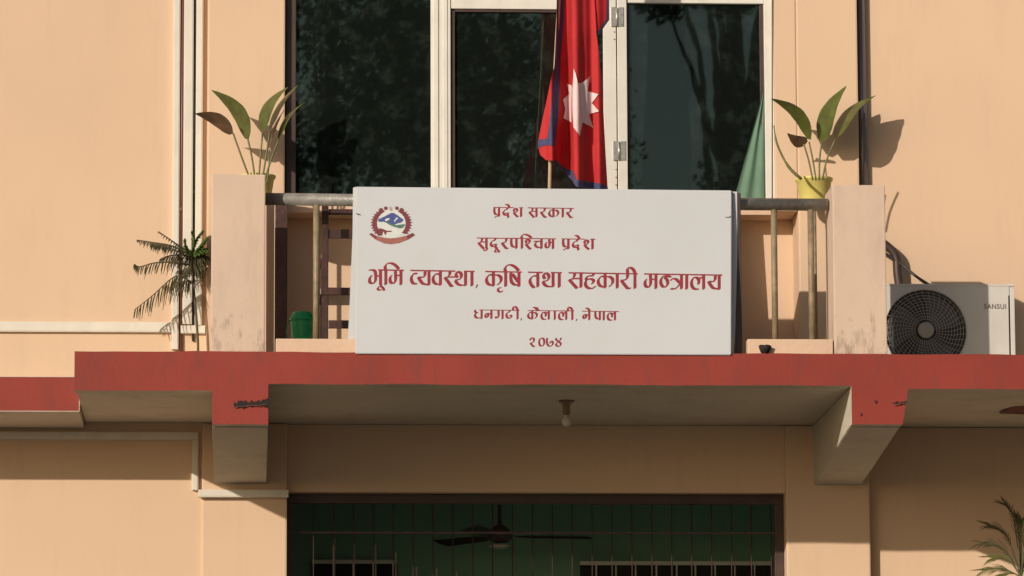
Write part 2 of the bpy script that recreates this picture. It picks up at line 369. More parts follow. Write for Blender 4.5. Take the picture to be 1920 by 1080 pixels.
fr(1177, 1181, 0, 0, wy0+0.02, wy1-0.01, 'gasket', brown, 0.001, za=zs, zc=Z(8, wy0, 1180)); fr(1426, 1433, 0, 0, wy0+0.02, wy1-0.01, 'gasket', brown, 0.001, za=zs, zc=Z(8, wy0, 1430))
for a, b in ((555.5, 807.5), (846, 1131.5), (1176.5, 1433.5)):
    B().box(X(a, wy0, 180), X(b, wy0, 180), wy1-0.03, wy1-0.024, zs, zwt).build('pane', glassm, win)
# green curtain with folds gathered at the right jamb, behind the glass
b = B()
def curtain(pa, pb, n, y, amp, name):
    b = B(); rows = 12; V = []
    for j in range(rows+1):
        v = j/rows; row = []
        x0 = min(1431, pa[0]+(pa[1]-pa[0])*v); x1 = pb
        for i in range(n*8+1):
            u = i/(n*8); px = x0+(x1-x0)*u
            p = P(px, 150+v*232, y); row.append(b.bm.verts.new((p.x, y+amp*math.sin(u*n*2*math.pi), p.z)))
        V.append(row)
    for j in range(rows):
        for i in range(n*8):
            f = b.bm.faces.new((V[j][i], V[j][i+1], V[j+1][i+1], V[j+1][i])); f.smooth = True
    return b.build(name, gcurt, win)
curtain((1437, 1374), 1433, 2, wy1-0.052, 0.009, 'curtain')
# dark blinds or board behind the left and the middle pane
B().box(X(1050, 1.5, 200), X(1140, 1.5, 200), 1.75, 1.77, zs, zwt).build('inner_shutter', wood, win)
B().box(X(640, 1.5, 200), X(650, 1.5, 200), 1.75, 1.77, zs, zwt).build('inner_bar', blackm, win)
B().box(X(540, 1.5, 200), X(820, 1.5, 200), 1.75, 1.765, Z(150, 1.5), Z(141, 1.5)).build('inner_bar', blackm, win)
def hinge(px, py, h):
    b = B()
    for k in (-1, 1):
        b.box(X(px+k*7-5, wy0, py), X(px+k*7+5, wy0, py), wy0-0.012, wy0-0.0065, Z(py+h/2, wy0, px), Z(py-h/2, wy0, px), 0.001)
    c = P(px, py, wy0-0.014)
    b.tube([c+Vector((0, 0, -h/2/300)), c+Vector((0, 0, h/2/300))], 0.006, 8)
    o = b.build('hinge', metalb, win)
    b = B()
    for k in (-1, 1):
        for i in range(4):
            q = P(px+k*7+(2 if i % 2 else -2), py-h/2+4+i*(h-8)/3, wy0-0.013); b.lathe((q.x, wy0-0.0135, q.z), [(0.0025, 0), (0.0025, 0.002)], 6, 'y')
    ob = b.build('hinge_screws', brown, win); ob['kind'] = 'stuff'
hinge(1157, 32, 36); hinge(1161, 283, 36)
for py in (60, 74, 300, 318, 333, 347):
    q = P(1152 if py < 100 else 1155, py, wy0); B().lathe((q.x, wy0-0.004, q.z), [(0.004, 0), (0.003, 0.004)], 8, 'y').build('screw', brown, win)

# ------------------------------------------------------------------ ground floor doorway: grille, room, fan
ry = 3.9; zcl = min(Z(923, LC+0.02, 1000)+0.34, zt-0.36)
B().box(xo0-0.6, xo1+0.6, ry, ry+0.1, FLOOR, zb).build('room_wall', groom, bl)
B().box(xo0-0.7, xo0-0.6, LW+0.23, ry, FLOOR, zb).build('room_wall', groom, bl)
B().box(xo1+0.6, xo1+0.7, LW+0.23, ry, FLOOR, zb).build('room_wall', groom, bl)
B().box(xo0-0.7, xo1+0.7, LW+0.23, ry, zcl, zcl+0.1).build('room_ceiling', soffit, bl)
B().box(xo0-0.7, xo1+0.7, LW+0.23, ry, FLOOR-0.1, FLOOR).build('room_floor', pave, bl)
B().box(XL, XR, -0.5, LW-0.13, 0, FLOOR, 0.01).build('porch_floor', pave, bl)
for i in range(10):
    B().box(X(538, 0), X(1474, 0), -0.5-0.3*(i+1), -0.5-0.3*i-0.001, 0, FLOOR-FLOOR*(i+1)/11, 0.01).build('porch_step', pave, bl)
# white framed openings in the far room wall
ww = mat('white_window_frame', (0.6, 0.58, 0.52), 0.5)
for a, b_, y, step in ((585, 745, 1053, 40), (1088, 1445, 1055, 37)):
    B().box(X(a, ry-0.06, 1050), X(b_, ry-0.06, 1050), ry-0.06, ry-0.01, Z(y+4, ry-0.06), Z(y-3, ry-0.06)).build('inner_frame', ww, bl)
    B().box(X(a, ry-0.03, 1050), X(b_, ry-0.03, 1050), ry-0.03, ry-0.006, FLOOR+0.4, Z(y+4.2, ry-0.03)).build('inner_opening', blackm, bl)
gate = thing('door_grille', 'dark steel grille of thin bars across the ground floor doorway', 'grille', (xo0, LW+0.12, FLOOR))
gy = LW+0.05
B().box(xo0+0.002, xo1-0.002, gy-0.02, gy+0.04, Z(945, gy), zlin-0.002, 0.002).build('head_bar', brown, gate)
B().box(xo0+0.002, X(549, gy, 1000), gy-0.02, gy+0.04, FLOOR, Z(945, gy)-0.001, 0.002).build('side_post', brown, gate)
B().box(X(1452, gy, 1000), xo1-0.002, gy-0.02, gy+0.04, FLOOR, Z(945, gy)-0.001, 0.002).build('side_post', brown, gate)
B().box(X(549, gy, 1000)+0.001, X(1452, gy, 1000)-0.001, gy, gy+0.012, Z(1001, gy), Z(997, gy)).build('cross_bar', brown, gate)
me = None
for i, px in enumerate([588+37.3*k for k in range(24)]):
    c = P(px, 1000, gy+0.02)
    if me is None:
        ob = B().tube([(0, 0, FLOOR), (0, 0, Z(945, gy)-0.002)], 0.004, 6).build('bar', brown, gate); me = ob.data
        ob.location = (c.x-xo0, c.y-(LW+0.12), 0); me.transform(Matrix.Translation((gate.location.x, gate.location.y, 0)))
    else:
        ob = bpy.data.objects.new('bar', me); COL.objects.link(ob); ob.parent = gate; ob.location = (c.x-xo0, c.y-(LW+0.12), 0)
# thin white rods of an inner gate
inner = thing('inner_gate', 'thin white rods of an inner gate low behind the dark doorway grille', 'gate', (X(900, 3.3), 3.3, FLOOR))
for a, b_, y in ((585, 745, 1052), (1092, 1445, 1054)):
    pass
for k, (px, top) in enumerate([(627, 1008), (664, 1020), (704, 1020), (742, 1036), (781, 1063), (819, 1066), (856, 1072), (1118, 1060), (1155, 1060), (1192, 1060), (1231, 1060), (1269, 1060), (1304, 1060), (1341, 1060), (1378, 1060), (1415, 1060)]):
    B().tube([P(px, top, 3.3), (P(px, top, 3.3).x, 3.3, FLOOR)], 0.006, 6).build('rod', ww, inner)
B().tube([P(600, 1095, 3.3), P(1430, 1100, 3.3)], 0.01, 6).build('rail', ww, inner)
fan = thing('ceiling_fan', 'dark three bladed ceiling fan inside the ground floor room', 'ceiling fan', tuple(P(937, 985, 3.1)))
fc = P(937, 1003, 3.1); ztop = zcl
B().tube([fc, (fc.x, fc.y, ztop)], 0.013, 8).lathe((fc.x, fc.y, ztop-0.03), [(0.06, 0.03), (0.05, -0.03), (0.015, -0.06)]).build('down_rod', brown, fan)
B().lathe(fc, [(0.02, 0.07), (0.045, 0.055), (0.075, 0.025), (0.09, 0), (0.085, -0.025), (0.055, -0.05), (0.0, -0.055)]).build('motor', brown, fan)
B().lathe(fc, [(0.0, -0.0652), (0.06, -0.066), (0.075, -0.075), (0.04, -0.09), (0, -0.092)]).build('light_cap', acg, fan)
for k in range(3):
    a = math.radians(8+120*k); b = B(); d = Vector((math.cos(a), math.sin(a), 0)); s_ = Vector((-math.sin(a), math.cos(a), 0))
    p = [fc+d*r+s_*w+Vector((0, 0, w*0.25-0.01)) for r, w in ((0.1, -0.02), (0.2, -0.06), (0.62, -0.07), (0.64, 0), (0.62, 0.07), (0.2, 0.05), (0.1, 0.02))]
    b.bm.faces.new([b.bm.verts.new(q) for q in p]); bmesh.ops.solidify(b.bm, geom=list(b.bm.faces), thickness=0.006)
    b.build('blade', brown, fan)
# soffit lamp
lp = P(1057, 757, 1.0); lz = zb
lamp = thing('soffit_lamp', 'small brown bulb holder with a pale bulb under the slab', 'lamp', (lp.x, lp.y, lz))
c = Vector((lp.x, 0.75, lz))
B().lathe(c, [(0.05, -0.001), (0.048, -0.012), (0.03, -0.02), (0.024, -0.04), (0.024, -0.085), (0.02, -0.09)], 20).build('holder', mat('brown_bakelite', (0.20, 0.12, 0.075), 0.5), lamp)
B().lathe(c, [(0.016, -0.091), (0.017, -0.105), (0.027, -0.125), (0.029, -0.14), (0.022, -0.157), (0, -0.163)], 20).build('bulb', bulbm, lamp)

# ------------------------------------------------------------------ balcony railing
ra = thing('balcony_railing', 'weathered steel pipe railing running behind the signboard between two piers', 'railing', (X(1000, 0.2), 0.2, zt))
yr = 0.19
B().tube([(P(498, 373, yr)).to_tuple(), (P(960, 379.5, yr)).to_tuple(), (P(1552, 384, yr)).to_tuple()], 0.0385, 20).build('handrail', steel, ra)
for i, px in enumerate((593, 720, 850, 980, 1110, 1240, 1452, 1521)):
    q = P(px, 500, yr); zz = Z(380, yr, px)
    B().tube([(q.x, yr, zt), (q.x, yr, zz)], 0.020 if px < 1000 else 0.0195, 14).build('post', rust, ra)
# dark upright added for the strip of shade at the sign's right end
solo(B().box(X(1378, 0.1, 500), X(1390, 0.1, 500), 0.09, 0.13, zt+0.001, Z(362, 0.1, 1385), 0.003), 'sign_shade_strip', brown, 'dark upright standing in for shade at the right end of the signboard', 'post')

q = [P(*p, 1.34) for p in ((1290, 357), (1370, 357), (1391, 640), (1290, 640))]  # hidden panel, added to cast the shade on the right bay's back wall
solo(B().prism([(v.x, v.z) for v in q[:2]]+[(q[2].x, zt+0.001), (q[3].x, zt+0.001)], 'y', 1.33, 1.35), 'shade_panel', wood, 'dark panel added behind the signboard to shade the right bay', 'panel')
# ------------------------------------------------------------------ signboard
sg = thing('signboard', 'white ministry signboard with red Nepali lettering leaning on the railing', 'signboard', tuple(P(1020, 664, -0.04)))
def SP(px, py, off=0.0):
    """a point on the tilted face of the board"""
    v = (py-350)/313.0
    v = max(-0.2, min(1.2, v)); Y = 0.055-0.085*v-off
    return P(px, py, Y)
cs = [SP(668, 350), SP(1372, 357), SP(1371, 665.5), SP(666, 663)]
b = B(); A = [b.bm.verts.new(q) for q in cs]; C = [b.bm.verts.new(q+Vector((0, 0.03, 0))) for q in cs]
b.bm.faces.new(A); b.bm.faces.new(C[::-1])
for i in range(4): b.bm.faces.new((A[i], C[i], C[(i+1) % 4], A[(i+1) % 4]))
bmesh.ops.bevel(b.bm, geom=list(b.bm.edges), offset=0.004, segments=2, affect='EDGES')
b.build('board', sheet_m, sg)
def fold(pts, y, name):
    b = B(); q = [P(px, py, y) for px, py in pts]; b.prism([(v.x, v.z) for v in q], 'y', y, y+0.006); return b.build(name, sheet_m, sg)
fold([(662, 352), (668, 350), (668, 664), (651, 663), (656, 560), (661, 440)], 0.086, 'loose_sheet_edge')
fold([(1373.5, 359), (1382, 359.5), (1382.5, 480), (1379, 600), (1376, 664), (1371, 664)], 0.087, 'loose_sheet_edge')
# tie wires
for px, py in ((674, 402), (1364, 407)):
    b = B(); b.tube([SP(px-4, py, 0.004), SP(px+2, py+0.5, 0.006), SP(px+7 if px > 1000 else px-7, py-2, 0.004)], 0.0016, 6); b.build('tie_wire', brown, sg)

# lettering: broad-nib strokes, merged by scanline into clean flat shapes
G = {}
def g_(k, stem, adv, *st): G[k] = (stem, adv, st)
g_('bha', 83, 95, [(5,2),(30,1),(44,10),(49,30),(49,68),(42,88),(25,95),(9,86),(7,65),(14,46),(24,41)], [(49,42),(80,42)])
g_('uu', None, 0, [(2,98),(3,108),(-14,118),(-20,130),(-10,140),(6,138)], [(0,112),(14,122),(26,142)])
g_('u', None, 0, [(0,98),(8,110),(2,122),(-14,126),(-28,116)])
g_('ri', None, 0, [(38,112),(20,115),(20,132),(36,142),(52,134)])
g_('i', 0, 0, [(0,4),(-5,-26),(14,-46),(38,-48),(66,-34),(90,-8)])
g_('is', 0, 0, [(0,4),(-4,-22),(12,-38),(34,-42),(66,-30),(96,-8)])
g_('ii', 0, 0, [(2,4),(-10,-28),(-34,-44),(-52,-34),(-50,-2)])
g_('aa', 0, 0)
g_('ma', 77, 0, [(38,3),(40,30),(40,68),(30,90),(12,90),(2,75),(2,50),(13,38)], [(40,37),(75,37)])
g_('vh', None, 0, [(46,24),(28,21),(11,42),(9,66),(22,90),(46,94)])
g_('ya', 78, 0, [(50,4),(50,30),(38,46),(4,46)], [(4,46),(18,70),(38,92),(76,98)])
g_('va', 58, 0, [(56,26),(30,21),(11,38),(7,60),(16,84),(36,94),(56,92)])
g_('sh', None, 0, [(38,3),(38,22),(26,40),(4,46)], [(4,46),(26,74),(48,104),(60,106)], [(34,42),(76,42)])
g_('tha', 77, 0, [(22,44),(12,32),(13,12),(27,4),(44,16),(48,38),(36,56),(8,62)], [(8,62),(12,76),(28,93),(52,99),(76,95)])
g_('ka', 55, 0, [(55,26),(32,21),(11,40),(7,64),(20,87),(42,95),(55,92)], [(55,30),(82,23),(106,40),(106,70),(84,92)])
g_('sha', 63, 0, [(6,4),(7,52),(18,78),(40,91),(62,89)], [(16,14),(38,42),(58,70)])
g_('ta', 63, 0, [(60,27),(38,25),(15,40),(8,62),(18,88),(38,108)])
g_('sa', 87, 0, [(42,3),(42,20),(28,42),(6,48)], [(6,48),(32,78),(60,108)], [(34,40),(86,40)])
g_('ha', None, 0, [(62,3),(60,18),(32,20),(12,32),(14,48),(6,68),(12,92),(34,107),(58,105),(76,92)], [(14,48),(42,40),(62,50),(62,66),(48,76)])
g_('ra', None, 0, [(46,3),(46,24),(34,42),(3,46)], [(3,46),(26,78),(50,104),(68,100)])
g_('nh', None, 0, [(76,20),(50,12),(22,16),(7,40),(8,66),(22,87),(42,87),(55,66),(50,40),(34,20)])
g_('tra', 77, 0, [(2,42),(18,30),(40,34),(60,54),(76,62)], [(74,54),(56,80),(30,101),(3,99)])
g_('la', 91, 0, [(88,22),(70,20),(59,36),(56,66)], [(58,40),(44,21),(22,21),(8,44),(8,74),(24,98),(54,102)])
g_('pa', 60, 0, [(8,4),(8,48),(18,78),(38,88),(60,86)])
g_('pra', 60, 0, [(8,4),(8,48),(18,74),(38,80),(60,76)], [(60,84),(36,98),(10,112)])
g_('da', None, 0, [(50,3),(50,20),(26,27),(8,46),(8,68),(24,84),(46,84),(60,96),(62,112)], [(28,70),(46,62),(58,66),(54,84)])
g_('e', None, 0, [(2,2),(-6,-20),(-24,-34),(-42,-36)])
g_('sa2', 88, 0, [(14,44),(6,22),(20,8),(40,18),(44,36),(30,52),(6,56)], [(6,56),(26,82),(52,104)])
g_('s2h', None, 0, [(14,44),(6,22),(20,8),(40,18),(44,36),(30,52),(6,56)], [(6,56),(26,82),(54,108)])
g_('cha', 76, 0, [(2,28),(74,28)], [(34,30),(12,52),(18,76),(44,90),(76,88)])
g_('gha', 84, 0, [(6,3),(12,24),(34,34)], [(34,34),(10,46),(10,74),(34,94),(84,90)])
g_('na', 78, 0, [(76,44),(46,42),(22,40),(8,56),(12,80),(32,84),(42,66),(36,46)])
g_('ga', 86, 0, [(38,3),(40,58),(32,84),(14,90),(4,76)])
g_('dha', None, 0, [(44,3),(42,20),(16,30),(7,56),(18,84),(46,92),(66,78),(58,60),(42,62)])
g_('comma', None, 0, [(4,92),(2,104),(-4,114)])
g_('d2', None, 0, [(10,28),(8,10),(28,2),(48,14),(48,38),(32,58),(8,62)], [(8,62),(24,84),(46,104),(60,100)])
g_('d0', None, 0, [(36,2),(14,14),(6,50),(14,86),(36,98),(58,86),(66,50),(58,14),(36,2)])
g_('d7', None, 0, [(8,2),(6,44),(14,78),(38,98),(66,90),(78,62),(70,42),(52,42),(46,62)])
g_('d4', None, 0, [(8,2),(8,20),(38,44),(62,64),(58,90),(36,100),(12,90),(10,66),(34,46),(62,20),(62,2)])
NIBA = math.radians(27)
def scan_shapes(quads, dy):
    """convex quads in the plane -> trapezoids of their union"""
    y0 = min(q[1] for Q in quads for q in Q); y1 = max(q[1] for Q in quads for q in Q)
    n = int((y1-y0)/dy)+1; lines = []
    for j in range(n+1):
        y = y0+1e-4+j*dy; iv = []
        for Q in quads:
            xs = []
            for a in range(4):
                p, q = Q[a], Q[(a+1) % 4]
                if (p[1] <= y) != (q[1] <= y): xs.append(p[0]+(q[0]-p[0])*(y-p[1])/(q[1]-p[1]))
            if len(xs) >= 2: iv.append([min(xs), max(xs)])
        iv.sort(); mg = []
        for a in iv:
            if mg and a[0] <= mg[-1][1]+0.02: mg[-1][1] = max(mg[-1][1], a[1])
            else: mg.append(list(a))
        lines.append((y, mg))
    tr = []
    for j in range(n):
        ya, A = lines[j]; yb, Bv = lines[j+1]
        if len(A) == len(Bv) and all(a[0] < b_[1] and b_[0] < a[1] for a, b_ in zip(A, Bv)):
            for a, b_ in zip(A, Bv): tr.append(((a[0], ya), (a[1], ya), (b_[1], yb), (b_[0], yb)))
        else:
            for a in (A if len(A) > len(Bv) else Bv): tr.append(((a[0], ya), (a[1], ya), (a[1], yb), (a[0], yb)))
    return tr
def word(glyphs, y0, slope, xref, unit, heads, k=1.12, m=ink, nib=21.5):
    quads = []
    nw = nib*unit*0.5*k; nx, ny = nw*math.cos(NIBA), -nw*math.sin(NIBA)
    for key, px in glyphs:
        stem, adv, sts = G[key]; by = y0+(px-xref)*slope
        lst = [catmull([(a, b_, 0) for a, b_ in st], 5) for st in sts]
        if stem is not None: lst.append([Vector((stem, -1, 0)), Vector((stem, 101, 0))])
        kk = 0.8 if key in ('uu', 'u', 'ri') else (0.55 if key == 'comma' else 1)
        for st in lst:
            pts = [(px+p.x*unit, by+p.y*unit) for p in st]
            for a, b_ in zip(pts[:-1], pts[1:]):
                quads.append(((a[0]-nx*kk, a[1]-ny*kk), (a[0]+nx*kk, a[1]+ny*kk), (b_[0]+nx*kk, b_[1]+ny*kk), (b_[0]-nx*kk, b_[1]-ny*kk)))
                ex, ey = b_[0]-a[0], b_[1]-a[1]; el = math.hypot(ex, ey)+1e-9; w2 = nw*0.36*kk; ox, oy = -ey/el*w2, ex/el*w2; ex, ey = ex/el*w2*0.6, ey/el*w2*0.6
                quads.append(((a[0]-ox-ex, a[1]-oy-ey), (a[0]+ox-ex, a[1]+oy-ey), (b_[0]+ox+ex, b_[1]+oy+ey), (b_[0]-ox+ex, b_[1]-oy+ey)))
    hh = 4.8*unit
    for a, b_ in heads:
        ya, yb = y0+(a-xref)*slope, y0+(b_-xref)*slope
        quads.append(((a, ya-hh), (b_, yb-hh), (b_, yb+hh), (a, ya+hh)))
    # upright quads share their order; vertical strokes become parallelograms and stay convex
    b = B()
    for t in scan_shapes(quads, 0.16):
        b.bm.faces.new([b.bm.verts.new(SP(x, y, 0.0012)) for x, y in t])
    bmesh.ops.remove_doubles(b.bm, verts=b.bm.verts, dist=1e-5)
    for f in b.bm.faces:
        f.normal_update()
        if f.normal.y > 0: f.normal_flip()
    b.build('lettering', m, sg, recalc=False)
def cx(off, sc): return lambda v: off+v/sc
# line 3
c3, c4, c5 = cx(680, 8.348), cx(900, 8.348), cx(1130, 8.348); u3 = 2.25/8.348
L3 = (505.9, 0.0150, 692, u3)
word([('bha', c3(92)), ('uu', c3(280)), ('i', c3(362)), ('ma', c3(425))], *L3, heads=[(c3(240), c3(645))])
word([('vh', c3(742)), ('ya', c3(862)), ('va', c3(1086)), ('sh', c3(1278)), ('tha', c3(1437)), ('aa', c3(1710))], *L3, heads=[(c3(745), c3(1450)), (c3(1585), c3(1752))])
word([('comma', c3(1782))], *L3, heads=[], m=inkdk)
word([('ka', c4(86)), ('ri', c4(240)), ('i', c4(402)), ('sha', c4(468))], *L3, heads=[(c4(82), c4(655))])
word([('ta', c4(763)), ('tha', c4(970)), ('aa', c4(1240))], *L3, heads=[(c4(752), c4(985)), (c4(1110), c4(1282))])
word([('sa', c4(1384)), ('ha', c4(1635)), ('ka', c4(1834)), ('aa', c5(228)), ('ra', c5(284)), ('ii', c5(505))], *L3, heads=[(c4(1385), c5(550))])
word([('ma', c5(660)), ('nh', c5(895)), ('tra', c5(1060)), ('aa', c5(1315)), ('la', c5(1376)), ('ya', c5(1648))], *L3, heads=[(c5(650), c5(1870))])
# line 1 and 2
c2 = cx(880, 7.68); u1 = 1.28/7.68
L1 = (388.9, 0.012, 926, u1)
word([('pra', c2(350)), ('da', c2(482)), ('e', c2(575)), ('sa2', c2(632))], *L1, k=1.3, heads=[(c2(345), c2(640)), (c2(715), c2(775))])
word([('sa', c2(855)), ('ra', c2(1025)), ('ka', c2(1140)), ('aa', c2(1345)), ('ra', c2(1400))], *L1, k=1.3, heads=[(c2(840), c2(1505))])
u2 = 1.42/7.68
L2 = (446.3, 0.010, 894, u2)
word([('sa', c2(122)), ('u', c2(247)), ('da', c2(300)), ('uu', c2(395)), ('ra', c2(465)), ('pa', c2(592)), ('is', c2(757)), ('s2h', c2(805)), ('cha', c2(930)), ('ma', c2(1095))], *L2, k=1.3, heads=[(c2(105), c2(1248))])
word([('pra', c2(1340)), ('da', c2(1482)), ('e', c2(1580)), ('sa2', c2(1648))], *L2, k=1.3, heads=[(c2(1330), c2(1660)), (c2(1740), c2(1815))])
c6 = cx(880, 6.62); u4 = 1.07/6.62
L4 = (581.0, 0.0115, 889, u4)
word([('gha', c6(62)), ('na', c6(190)), ('ga', c6(320)), ('dha', c6(452)), ('ii', c6(598))], *L4, k=1.3, heads=[(c6(125), c6(622))])
word([('comma', c6(642)), ('comma', c6(1328))], *L4, k=1.3, heads=[], m=inkdk)
word([('ka', c6(722)), ('e', c6(838)), ('e', c6(852)), ('la', c6(888)), ('aa', c6(1060)), ('la', c6(1105)), ('ii', c6(1278))], *L4, k=1.3, heads=[(c6(722), c6(1300))])
word([('na', c6(1405)), ('e', c6(1490)), ('pa', c6(1555)), ('aa', c6(1668)), ('la', c6(1710))], *L4, k=1.3, heads=[(c6(1400), c6(1858))])
L5 = (633.2, 0.008, 992, 1.05/6.62)
word([('d2', c6(750)), ('d0', c6(860)), ('d7', c6(955)), ('d4', c6(1068))], *L5, k=1.3, heads=[], nib=20)
# emblem
em = thing('emblem', '', ''); del em['label'], em['category']; em.parent = sg; em.matrix_parent_inverse = Matrix.Translation(sg.location).inverted()
ce = lambda x, y: (680+x/9.6, 370+y/9.6)
def decal(pts, off, m, name):
    b = B(); f = b.bm.faces.new([b.bm.verts.new(SP(*ce(*p), off)) for p in pts]); f.normal_update()
    if f.normal.y > 0: f.normal_flip()
    bmesh.ops.triangulate(b.bm, faces=list(b.bm.faces)); return b.build(name, m, em, recalc=False)
decal([(300+0,690)]+[(515+260*math.cos(a), 470+265*math.sin(a)) for a in [math.pi*2*i/30+2.4 for i in range(29)]], 0.0010, em_white, 'disc')
decal([(270,400),(400,340),(510,280),(560,280),(640,330),(740,405),(700,450),(620,470),(560,500),(450,470),(380,440),(290,440)], 0.0018, em_blue, 'mountain')
decal([(400,400),(440,375),(490,380),(470,410),(410,432)], 0.0023, em_white, 'snow_patch')
decal([(560,430),(610,360),(640,372),(590,420),(580,450)], 0.0023, em_white, 'snow_patch')
decal([(390,435),(450,450),(560,490),(600,500),(690,490),(750,480),(765,500),(720,550),(670,560),(560,530),(470,490)], 0.0020, em_green, 'hills')
decal([(280,560),(340,560),(440,600),(520,600),(525,620),(430,625),(420,680),(400,670),(370,610),(350,690),(270,690),(255,600)], 0.0021, em_red, 'handshake')
for sd in (-1, 1):
    cxm = 515
    pts = []
    N = 16
    out = [];inn = []
    for i in range(N*2+1):
        a = math.radians(-62+ (62+42)*i/(N*2)); ro_ = 345+(28 if i % 3 == 0 else -10)
        out.append((cxm+sd*ro_*math.cos(a)*1.02, 470+ro_*0.86*math.sin(a)))
        inn.append((cxm+sd*(262 - (12 if i % 4 == 0 else 0))*math.cos(a), 470+262*0.92*math.sin(a)))
    decal(out+inn[::-1], 0.0026, em_red, 'wreath')
    for dx, dy, r in ((100, 195, 34), (185, 225, 36)):
        decal([(cxm+sd*dx+r*math.cos(t*math.pi/4)*(1.15 if t % 2 else 0.9), dy+r*math.sin(t*math.pi/4)*(1.1 if t % 2 else 0.9)) for t in range(8)], 0.0030, em_red, 'wreath_flower')
decal([(478,165),(505,165),(530,200),(535,240),(505,245),(482,225)], 0.0026, acg, 'crest_flag')
decal([(120,670),(150,640),(260,700),(400,730),(515,738),(640,725),(780,690),(900,640),(940,675),(800,760),(650,820),(515,840),(380,825),(230,760)], 0.0034, em_ban, 'banner')
decal([(120,670),(150,640),(260,700),(240,750)], 0.0038, em_red, 'banner_fold'); decal([(790,700),(900,640),(940,675),(810,758)], 0.0038, em_red, 'banner_fold')

# ------------------------------------------------------------------ flag
FY = 0.55
fl = thing('national_flag', 'crimson Nepali flag with blue border and white sun hanging on its pole', 'flag', tuple(P(1030, 352, FY)))
B().tube([P(1029, 420, FY+0.03), P(1032, 290, FY+0.03), P(1048, 0, FY+0.03), P(1060, -260, FY+0.03)], [0.012, 0.0115, 0.011, 0.009], 10).build('pole', bamboo, fl)
def fh(px, py):
    """depth of the hanging cloth: vertical folds that open towards the hem"""
    t = max(0, min(1, (py+250)/600.0)); a = 0.02+0.062*t
    keys = [(1000, 0.4), (1020, -0.5), (1036, -1.2), (1046, -0.3), (1056, 1.3), (1066, 1.5), (1073, 0.6), (1077, -1.1), (1084, -1.2), (1100, -0.1), (1112, 0.5), (1124, 0.1), (1138, 0.8), (1150, 1.2)]
    xx = px+(350-py)*0.012
    for (x0, v0), (x1, v1) in zip(keys[:-1], keys[1:]):
        if x0 <= xx <= x1:
            u = (xx-x0)/(x1-x0); u = u*u*(3-2*u); v = v0+(v1-v0)*u; break
    else: v = 0.5
    return FY + a*v + 0.004*math.sin(py*0.05+px*0.03)
def cloth(poly, off, m, name, step=5):
    b = B(); f = b.bm.faces.new([b.bm.verts.new((x, 0, y)) for x, y in poly]); f.normal_update()
    bmesh.ops.triangulate(b.bm, faces=[f], ngon_method='EAR_CLIP')
    xs = [p[0] for p in poly]; ys = [p[1] for p in poly]
    v = min(xs)+step
    while v < max(xs):
        bmesh.ops.bisect_plane(b.bm, geom=list(b.bm.verts)+list(b.bm.edges)+list(b.bm.faces), plane_co=(v+0.013, 0, 0), plane_no=(1, 0, 0)); v += step
    v = min(ys)+step*3
    while v < max(ys):
        bmesh.ops.bisect_plane(b.bm, geom=list(b.bm.verts)+list(b.bm.edges)+list(b.bm.faces), plane_co=(0, 0, v+0.017), plane_no=(0, 0, 1)); v += step*3
    for w in b.bm.verts:
        px, py = w.co.x, w.co.z; w.co = P(px, py, fh(px, py)-off)
    for f in b.bm.faces:
        f.smooth = True; f.normal_update()
        if f.normal.y > 0: f.normal_flip()
    return b.build(name, m, fl, recalc=False)
ff = lambda pts: [(980+x/3, y/3) for x, y in pts]
cloth(ff([(200,-700),(400,-700),(400,-60),(408,60),(415,190),(430,300),(445,470),(455,640),(465,840),(478,1052),(440,1046),(360,1030),(300,1010),(285,985),(240,945),(180,905),(130,900),(98,870),(88,830),(85,800),(110,680),(140,540),(160,440),(178,375),(186,300),(192,150)]), 0, flagr, 'cloth', 2.5)
cloth(ff([(198,-700),(240,-700),(236,0),(232,120),(214,320),(210,480),(205,620),(190,740),(180,822),(132,815),(150,700),(163,560),(176,420),(182,300),(190,120)]), 0.006, flagb, 'blue_border', 2.5)
cloth(ff([(88,785),(135,780),(134,816),(100,822),(84,838)]), 0.006, flagb, 'blue_hem', 2.5)
cloth(ff([(178,900),(186,897),(236,950),(285,960),(300,1010),(365,1022),(440,1032),(478,1048),(480,1064),(440,1064),(360,1062),(300,1050),(280,1018),(235,968)]), 0.006, flagb, 'blue_hem', 2.5)
cloth(ff([(392,-20),(480,-20),(484,110),(430,188),(412,190),(404,100)]), -0.02, flagr, 'fold_back', 4)
cloth(ff([(476,-20),(486,-20),(487,112),(430,192),(405,196),(400,160),(425,175),(470,110)]), -0.016, flagb, 'blue_hem', 3)
cloth(ff([(287,385),(298,412),(312,470),(322,540),(326,610),(336,690),(322,765),(286,716),(279,640),(277,560),(282,470)]), 0.011, flagw, 'sun_emblem', 2.5)
cloth(ff([(313,470),(338,463),(379,430),(365,512),(426,530),(389,580),(430,626),(374,642),(396,718),(337,689),(327,610),(323,540)]), 0.009, flagw, 'sun_emblem', 2.5)
cloth(ff([(276,480),(248,470),(262,528),(227,560),(240,612),(230,665),(274,688),(278,640),(276,560),(279,500)]), 0.009, flagw, 'sun_emblem', 2.5)

